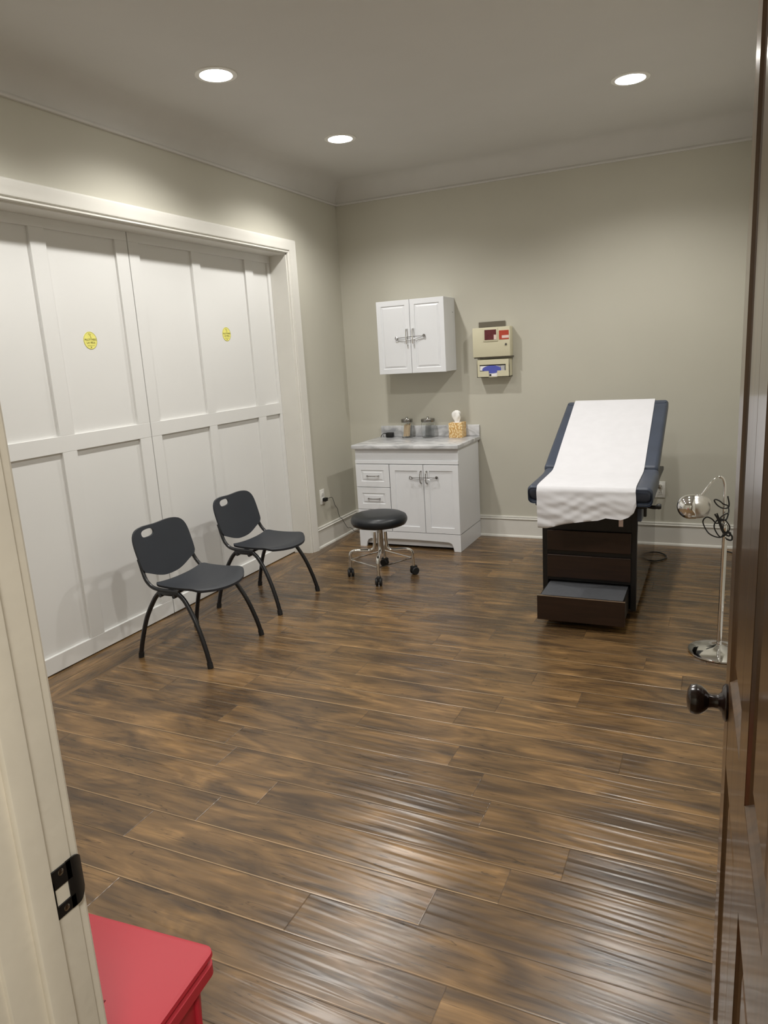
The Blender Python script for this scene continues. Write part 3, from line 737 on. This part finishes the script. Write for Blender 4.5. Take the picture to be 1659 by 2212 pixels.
# ------------------------------------------------------------------ stool
SX, SY = .808, -1.212
t = thing('rolling_stool', 'round black padded stool with chrome legs on casters', 'stool', (SX, SY, 0))
bm = B(); lathe(bm, [(0, .365), (.165, .365), (.184, .372), (.194, .390), (.195, .408), (.186, .428), (.160, .441), (.10, .446), (0, .447)], (SX, SY, 0), 'z', 56); obj('seat', bm, 'vinyl', t, angle=60)
bm = B(); lathe(bm, [(0, .345), (.055, .345), (.060, .352), (.060, .366), (0, .366)], (SX, SY, 0), 'z', 28)
lathe(bm, [(0, .16), (.016, .16), (.016, .35), (0, .35)], (SX, SY, 0), 'z', 20); lathe(bm, [(0, .165), (.020, .168), (.022, .175), (.022, .345), (0, .345)], (SX, SY, 0), 'z', 24); obj('column', bm, 'brushed', t)
A0 = math.radians(-71)
ringp = []
for k in range(4):
    a = A0 + k * PI / 2; d = Vector((math.cos(a), math.sin(a), 0)); c = Vector((SX, SY, 0))
    bm = B(); tube(bm, [c + d * .038 + Vector((0, 0, .315)), c + d * .040 + Vector((0, 0, .25)), c + d * .046 + Vector((0, 0, .200)), c + d * .075 + Vector((0, 0, .183)), c + d * .13 + Vector((0, 0, .183)), c + d * .185 + Vector((0, 0, .182)), c + d * .212 + Vector((0, 0, .165)), c + d * .218 + Vector((0, 0, .12)), c + d * .220 + Vector((0, 0, .060))], .0115, 12, 5)
    lg = obj('leg', bm, 'chrome', t)
    p = c + d * .221; s = Vector((-d.y, d.x, 0))
    bm = B(); mt = Matrix.Translation(p) @ Matrix.Rotation(a + .6 * k, 4, 'Z')
    for yy in (-.013, .013):
        lathe(bm, [(0, -.009), (.023, -.009), (.028, -.004), (.028, .004), (.023, .009), (0, .009)], mt @ Vector((.006, yy, .028)), 'y', 18, Matrix.Rotation(a + .6 * k, 3, 'Z'))
    box(bm, -.024, .026, -.013, .013, .030, .066, .008, 2, mt)
    obj('caster', bm, 'rubber', lg)
    ringp.append(c + d * .216 + Vector((0, 0, .120)))
bm = B()
for k in range(4): tube(bm, [ringp[k], ringp[(k + 1) % 4]], .0045, 8, 0)
obj('foot_ring', bm, 'chrome', t, label='thin chrome rods joining the legs')

# ------------------------------------------------------------------ exam table
t = thing('exam_table', 'navy padded exam table with raised back, dark wood base and pulled-out step', 'exam table', (2.27, -1.0, 0))
BX0, BX1, BF, BBk = 2.014, 2.521, -1.600, -.34
bm = B()
box(bm, BX0, BX0 + .030, BF, BF + .03, .045, .625, .002, 1); box(bm, BX1 - .030, BX1, BF, BF + .03, .045, .625, .002, 1)
box(bm, BX0, BX1, BF + .002, BF + .03, .490, .625); box(bm, BX0 + .02, BX1 - .02, BF + .003, BF + .03, .347, .371); box(bm, BX0 + .02, BX1 - .02, BF + .003, BF + .03, .195, .213)
box(bm, BX0 + .02, BX1 - .02, BF + .028, BF + .05, .20, .62)
box(bm, BX0 + .012, BX1 - .012, BF + .03, BBk, .56, .640)
obj('front_frame', bm, 'black', t)
bm = B(); box(bm, BX0 + .001, BX0 + .016, BF + .03, BBk, .045, .62, .001, 1); box(bm, BX1 - .016, BX1 - .001, BF + .03, BBk, .045, .62, .001, 1); box(bm, BX0 + .016, BX1 - .016, BBk - .016, BBk, .045, .62); obj('side_panel', bm, 'tabside', t, label='glossy dark wood side panels')
bm = B(); box(bm, BX0 + .05, BX1 - .05, BF + .12, BBk - .05, 0, .047); box(bm, BX0 + .016, BX1 - .016, BF + .03, BBk - .016, .047, .06); obj('plinth', bm, 'darkgap', t)  # plinth coloured near-black to stand in for shade below the step
for z0, z1 in ((.372, .488), (.214, .346)):
    bm = B(); box(bm, 2.043, 2.492, BF - .012, BF + .004, z0, z1, .002, 1); obj('drawer', bm, 'tabwood', t)
SF = -1.852
bm = B(); box(bm, 2.037, 2.492, SF, SF + .016, .046, .184, .0015, 1); st = obj('step', bm, 'tabwood', t, label='pulled-out step with a wooden front')
bm = B(); box(bm, 2.052, 2.478, SF + .016, BF + .10, .158, .180, .001, 1); obj('step_tread', bm, 'tread', st, label='grey rubber step tread')
for xr in (2.045, 2.477):
    bm = B(); box(bm, xr, xr + .008, SF + .016, BF + .10, .060, .175); obj('step_rail', bm, 'black', st)
bm = B(); box(bm, 2.0365, 2.4925, SF - .0012, SF + .004, .1815, .186); obj('edge_strip', bm, 'brushed', st, label='thin bright metal edge strip')
# cushions: rounded section swept along the side profile
def sweep(bm, path, x0, x1, thick, r=.02, n_end=0):
    P = cr([(0, y, z) for y, z in path], 8); n = len(P); rings = []
    for i, p in enumerate(P):
        tdir = (P[min(i + 1, n - 1)] - P[max(i - 1, 0)]).normalized()
        nor = Vector((0, -tdir.z, tdir.y)); 
        if nor.z < 0: nor = -nor
        th = thick(i / (n - 1)); e = 1
        d = min(i, n - 1 - i)
        dist = (P[i] - P[0]).length if i < n / 2 else (P[i] - P[-1]).length
        rr = r
        f = math.sqrt(max(0, 1 - (1 - min(1, dist / rr)) ** 2)) if dist < rr else 1
        hw = (x1 - x0) / 2 - rr * (1 - f) * .6; ht = th / 2 - rr * (1 - f); cx = (x0 + x1) / 2; mid = p - nor * th / 2
        ring = []; q = min(r, ht * .98)
        for sx, sn, a0 in ((1, 1, 0), (-1, 1, 90), (-1, -1, 180), (1, -1, 270)):
            for k in range(6):
                a = math.radians(a0 + k * 18)
                X = cx + sx * (hw - q) + q * math.cos(a); nn = sn * (ht - q) + q * math.sin(a)
                ring.append(Vector((X, mid.y, mid.z)) + nor * nn)
        rings.append(ring)
    V = ground(bm, rings, True); bm.faces.new(V[0][::-1]); bm.faces.new(V[-1])
PX0, PX1 = 1.960, 2.604
seatp = [(-1.735, .753), (-1.725, .758), (-1.70, .762), (-1.60, .765), (-1.50, .767), (-1.40, .770), (-1.33, .775), (-1.275, .790)]
backp = [(-1.272, .791), (-1.22, .812), (-1.15, .843), (-1.00, .906), (-.85, .968), (-.70, 1.030), (-.55, 1.092), (-.50, 1.110), (-.492, 1.108)]
bm = B(); sweep(bm, seatp, PX0, PX1, lambda u: .105, .028); obj('seat_cushion', bm, 'navy', t, angle=60)
bm = B(); sweep(bm, backp, PX0 - .008, PX1 - .008, lambda u: .085 - .012 * u, .022); bk = obj('back_cushion', bm, 'navy', t, angle=60)
bm = B(); box(bm, PX0 + .03, PX1 - .03, -1.66, -.45, .636, .665, .004, 1); obj('seat_board', bm, 'black', t)
for x in (2.05, 2.50):
    bm = B(); tube(bm, [(x, -.50, .645), (x, -.66, .94)], .010, 10, 0); obj('back_strut', bm, 'brushed', t)
bm = B(); tube(bm, [(2.545, -1.60, .645), (2.600, -1.625, .640), (2.628, -1.632, .645)], .010, 10, 4); lathe(bm, [(0, -.012), (.013, -.010), (.016, 0), (.013, .012), (0, .014)], (2.628, -1.632, .647), 'x', 16)
box(bm, 2.553, 2.568, -1.62, -1.60, .585, .640, .003, 1); obj('lever', bm, 'black', t)
bm = B(); box(bm, 2.522, 2.545, -1.63, -1.50, .56, .636, .004, 1); obj('stirrup_housing', bm, 'navy', t)
bm = B(); box(bm, 2.427, 2.449, BF - .004, BF + .001, .522, .564); obj('care_tag', bm, 'pink', t, label='small pale tag on the front rail')
# paper sheet: over the head end, down the back, across the seat and hanging in front (a thing of its own lying on the table)
pp = [(-.470, 1.060), (-.478, 1.095), (-.492, 1.116), (-.55, 1.098), (-.70, 1.0355), (-.85, .9735), (-1.00, .9115), (-1.15, .8485), (-1.22, .818), (-1.275, .796), (-1.33, .7805), (-1.40, .7755), (-1.50, .7725), (-1.60, .7705), (-1.68, .768), (-1.725, .764), (-1.741, .755), (-1.749, .740), (-1.750, .70), (-1.752, .66), (-1.754, .62), (-1.756, .58), (-1.757, .54)]
PXL, PXR = 2.018, 2.524
hem = [(0, .535), (.09, .533), (.27, .560), (.45, .577), (.63, .588), (.70, .602), (.85, .596), (.93, .612), (.975, .635), (1, .672)]
def hemz(u):
    for (a, za), (c, zb) in zip(hem, hem[1:]):
        if u <= c: return za + (zb - za) * (u - a) / (c - a)
    return hem[-1][1]
P = cr([(0, y, z) for y, z in pp], 5); P = [p for p in P]
front = [p for p in P if not (p.y < -1.74 and p.z < .745)]
top, bot = [], []
NX = 40
def wr(u, v): return .0022 * math.sin(23 * u + 9 * v) * math.sin(11 * v + 3 * u) + .0012 * math.sin(47 * u - 20 * v)
for i, p in enumerate(front):
    a, c = [], []
    for j in range(NX + 1):
        u = j / NX; x = PXL + (PXR - PXL) * u
        skew = -.014 * max(0, (p.y + 1.3) / .8) if p.y > -1.3 else 0
        a.append((x + skew * (1 - .3 * u), p.y, p.z)); c.append((x + skew * (1 - .3 * u), p.y + .0008, p.z - .0015))
    top.append(a); bot.append(c)
z_ = front[-1].z; y_ = front[-1].y
NH = 22
for i in range(1, NH + 1):
    a, c = [], []
    for j in range(NX + 1):
        u = j / NX; s = i / NH; zz = z_ + (hemz(u) - z_) * s; x = PXL + (PXR - PXL) * u + .006 * s
        yy = y_ - .005 - .008 * math.sin(s * 2.2) + min(1, 3 * s) * .55 * (.005 * math.sin(9 * u + 14 * zz) + .0045 * math.sin(75 * zz + 7 * u + 2 * math.sin(5 * u)) + .0035 * math.sin(110 * (zz - .16 * u) + 3 * math.sin(7 * u)) + .002 * math.sin(31 * u + 150 * zz))
        yy = min(yy, y_ - .0005)
        a.append((x, yy, zz)); c.append((x, yy + .0012, zz))
    top.append(a); bot.append(c)
bm = B(); slab(bm, top, bot)
o = obj('exam_paper', bm, 'paper', None, angle=80); o['label'] = 'long white paper sheet covering the exam table, hanging over the front'; o['category'] = 'paper sheet'

# ------------------------------------------------------------------ gooseneck floor lamp
LX, LY = 2.937, -1.93
t = thing('floor_lamp', 'chrome gooseneck floor lamp with round base beside the open door', 'floor lamp', (LX, LY, 0))
bm = B(); lathe(bm, [(0, 0), (.136, 0), (.140, .004), (.139, .010), (.128, .015), (.080, .024), (.030, .031), (.016, .040), (0, .042)], (LX, LY, 0), 'z', 56); bs = obj('base', bm, 'chrome', t, angle=50)
bm = B(); box(bm, 2.888, 2.912, -1.962, -1.948, .0205, .0225, 0, 1); obj('label_sticker', bm, 'card', bs, label='small white sticker'); bm = B(); box(bm, 2.9135, 2.925, -1.962, -1.948, .0225, .0240, 0, 1); obj('label_sticker', bm, 'redlabel', bs, label='small red sticker')
bm = B(); tube(bm, [(LX - .001, LY, .035), (LX + .003, LY, .60)], .0115, 16, 0); obj('pole', bm, 'chrome', t)
bm = B(); lathe(bm, [(0, -.026), (.014, -.024), (.020, -.012), (.021, 0), (.020, .012), (.012, .024), (0, .026)], (LX + .004, LY, .622), 'z', 24); obj('joint', bm, 'chrome', t)
bm = B(); tube(bm, [(2.936, LY, .632), (2.932, LY, .70), (2.931, LY, .76), (2.931, LY, .806), (2.928, LY, .836), (2.918, LY, .857), (2.902, LY, .859), (2.881, LY, .842), (2.858, LY, .810), (2.842, LY, .784), (2.822, LY, .760)], .0062, 12, 6); obj('gooseneck', bm, 'chrome', t)
# bullet shade lying on its side, mouth to the right
ax = Matrix.Rotation(math.radians(-4), 3, 'Y')
bm = B(); R_ = .058
prof = [(0, -.078)] + [(R_ * math.sin(a), -.020 - R_ * math.cos(a)) for a in [PI / 2 * k / 10 for k in range(1, 11)]] + [(R_ * 1.0, .002), (R_ * .985, .004), (R_ * .95, -.004), (R_ * .95, -.018)] + [(R_ * .94 * math.sin(a), -.020 - R_ * .94 * math.cos(a)) for a in [PI / 2 * k / 10 for k in range(9, 0, -1)]] + [(0, -.074)]
lathe(bm, prof, (2.806, LY, .718), 'x', 48, ax); sh = obj('lamp_shade', bm, 'chrome', t, angle=50)
bm = B(); prof = [(R_ * .93, -.002), (R_ * .97, .006)] + [(R_ * .97 * math.cos(a) ** .8, .010 + .064 * math.sin(a)) for a in [PI / 2 * k / 10 for k in range(1, 10)]] + [(0, .074)]  # paler cup stands in for the wall reflected in the chrome
lathe(bm, prof, (2.806, LY, .718), 'x', 40, ax, caps=False); obj('shade_end_reflection', bm, 'brushed', sh, label='rounded end of the shade, made paler as a painted wall reflection')
bm = B(); lathe(bm, [(0, .0), (.012, .0), (.015, .010), (.010, .022), (0, .024)], (2.816, LY, .757), 'z', 16, Matrix.Rotation(math.radians(20), 3, 'Y')); obj('shade_collar', bm, 'chrome', sh)
bm = B(); y1, y2 = LY - .022, LY + .016
tube(bm, [(2.944, y1, .776), (2.951, y1, .741), (2.947, y1, .722), (2.925, y1, .719), (2.903, y1, .732), (2.889, y1, .752), (2.895, y1, .759), (2.912, y1, .752), (2.928, y1, .738), (2.944, LY, .728), (2.950, y2, .712), (2.951, LY, .696), (2.944, y1, .672), (2.928, y1, .660), (2.915, y1, .666), (2.925, y1, .682), (2.945, y1, .695), (2.950, LY, .684)], .0032, 8, 6)
tube(bm, [(2.950, LY, .684), (2.940, y1, .664), (2.912, y1, .668), (2.893, y1, .640), (2.899, y1, .610), (2.922, y1, .581), (2.948, y1, .600), (2.958, y1, .628), (2.947, y1, .652), (2.930, LY, .660), (2.904, y2, .636), (2.882, y2, .657), (2.860, y2, .665), (2.845, y2, .650), (2.847, y2, .628), (2.868, y1, .600), (2.895, y1, .583), (2.921, y1, .580), (2.933, y1, .594)], .0032, 8, 6)
tube(bm, [(2.893, y1, .690), (2.906, y1, .668), (2.920, y1, .630), (2.932, y1, .604), (2.955, y1, .588), (2.962, y1, .602), (2.952, y1, .606), (2.968, y1, .590), (2.970, y1, .574), (2.962, y1, .568), (2.945, y1, .574)], .0040, 8, 6)
tube(bm, [(2.902, y1, .694), (2.915, y1, .660), (2.928, y1, .620)], .0034, 8, 4)
obj('cord', bm, 'black', t, label='black cord wound in loops around the pole')
bm = B(); tube(bm, [(2.955, -.07, .005), (2.977, -.109, .005), (3.001, -.128, .005), (3.03, -.18, .005), (3.06, -.35, .005)], .004, 8, 5)
o = obj('power_lead', bm, 'black', None); o['label'] = 'short black cord on the floor by the right-hand baseboard'; o['category'] = 'cord'

# ------------------------------------------------------------------ red bin
BA = math.radians(4.5); BC = Vector((1.962, -4.832, 0))
MB = Matrix.Translation(BC) @ Matrix.Rotation(BA, 4, 'Z')
t = thing('waste_bin', 'red plastic lidded bin inside the doorway beneath the strike plate', 'bin', BC)
def rrect(hx, hy, r, n=6):
    out = []
    for sx, sy, a0 in ((1, 1, 0), (-1, 1, 90), (-1, -1, 180), (1, -1, 270)):
        for k in range(n + 1):
            a = math.radians(a0 + 90 * k / n); out.append((sx * (hx - r) + r * math.cos(a), sy * (hy - r) + r * math.sin(a)))
    return out
def loft(bm, secs):
    rings = [[(MB @ Vector((x, y, z))) for x, y in rrect(hx, hy, r)] for hx, hy, r, z in secs]
    V = ground(bm, rings, True); bm.faces.new(V[0][::-1]); bm.faces.new(V[-1])
bm = B(); loft(bm, [(.130, .095, .03, 0), (.134, .099, .03, .01), (.152, .112, .026, .455), (.152, .112, .026, .462)]); bd = obj('bin_body', bm, 'red', t)
bm = B()
for k in range(3):
    z = .10 + k * .11
for x in (-.06, .0, .06):
    box(bm, x - .006, x + .006, -.118, -.100, .05, .45, .003, 2, MB)
for y in (-.05, .02, .08):
    box(bm, .138, .156, y - .005, y + .005, .06, .45, .003, 2, MB)
obj('rib', bm, 'red', bd)
bm = B(); loft(bm, [(.158, .118, .022, .452), (.168, .127, .020, .456), (.168, .127, .020, .476), (.163, .122, .020, .480), (.163, .122, .020, .488), (.169, .128, .018, .491), (.168, .127, .018, .498), (.163, .122, .016, .500)]); ld = obj('lid', bm, 'red', t)
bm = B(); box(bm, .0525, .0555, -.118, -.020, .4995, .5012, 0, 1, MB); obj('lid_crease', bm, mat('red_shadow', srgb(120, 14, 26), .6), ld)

# ------------------------------------------------------------------ lights
def spot(x, y, z, e, size, blend, r, c):
    l = bpy.data.lights.new('downlight', 'SPOT'); l.energy = e; l.spot_size = math.radians(size); l.spot_blend = blend; l.shadow_soft_size = r; l.color = c
    o = bpy.data.objects.new('downlight', l); col.objects.link(o); o.location = (x, y, z)
    o['kind'] = 'helper'
    return o
for k, (x, y) in enumerate(SPOTS):
    spot(x, y, ZC - .03, 56 * (.55 if k == 3 else 1), 142, .6, .045, (1, .97, .918))
l = bpy.data.lights.new('hall_light', 'AREA'); l.energy = 42; l.size = .4; l.color = (1, .965, .905)
o = bpy.data.objects.new('hall_light', l); col.objects.link(o); o.location = (3.35, -6.1, 2.66); o['kind'] = 'helper'

w = bpy.data.worlds.new('world'); bpy.context.scene.world = w; w.use_nodes = True
w.node_tree.nodes['Background'].inputs[0].default_value = (.9, .9, 1, 1); w.node_tree.nodes['Background'].inputs[1].default_value = .05

# ------------------------------------------------------------------ camera
yaw, pitch, roll = -4.42663967e-01, -2.16351499e-01, -5.97533914e-02
cy, sy = math.cos(yaw), math.sin(yaw); cp, sp_ = math.cos(pitch), math.sin(pitch); c_, s_ = math.cos(roll), math.sin(roll)
f = Vector((sy * cp, cy * cp, sp_)); r0 = Vector((cy, -sy, 0)); u0 = r0.cross(f)
r = r0 * c_ + u0 * s_; u = -r0 * s_ + u0 * c_
cam = bpy.data.cameras.new('camera'); co = bpy.data.objects.new('camera', cam); col.objects.link(co)
co.matrix_world = Matrix(((r.x, u.x, -f.x, 2.8876), (r.y, u.y, -f.y, -5.5125), (r.z, u.z, -f.z, 1.5), (0, 0, 0, 1)))
cam.sensor_fit = 'VERTICAL'; cam.sensor_height = 36; cam.lens = 36 * 1544.207 / 2212; cam.clip_start = .02
bpy.context.scene.camera = co

# ------------------------------------------------------------------ survey units -> metres
for me in bpy.data.meshes: me.transform(Matrix.Scale(K, 4))
for o in bpy.data.objects:
    o.location = o.location * K
    if o.type == 'FONT': o.data.size *= K; o.data.extrude *= K
for l in bpy.data.lights:
    l.energy *= K * K
    if l.type == 'AREA': l.size *= K
    else: l.shadow_soft_size *= K
sc = bpy.context.scene
sc.view_settings.view_transform = 'Standard'
sc.view_settings.look = 'None'
sc.view_settings.exposure = 0
sc.view_settings.gamma = 1.07
sc.cycles.max_bounces = 10; sc.cycles.diffuse_bounces = 6
sc.cycles.use_denoising = True
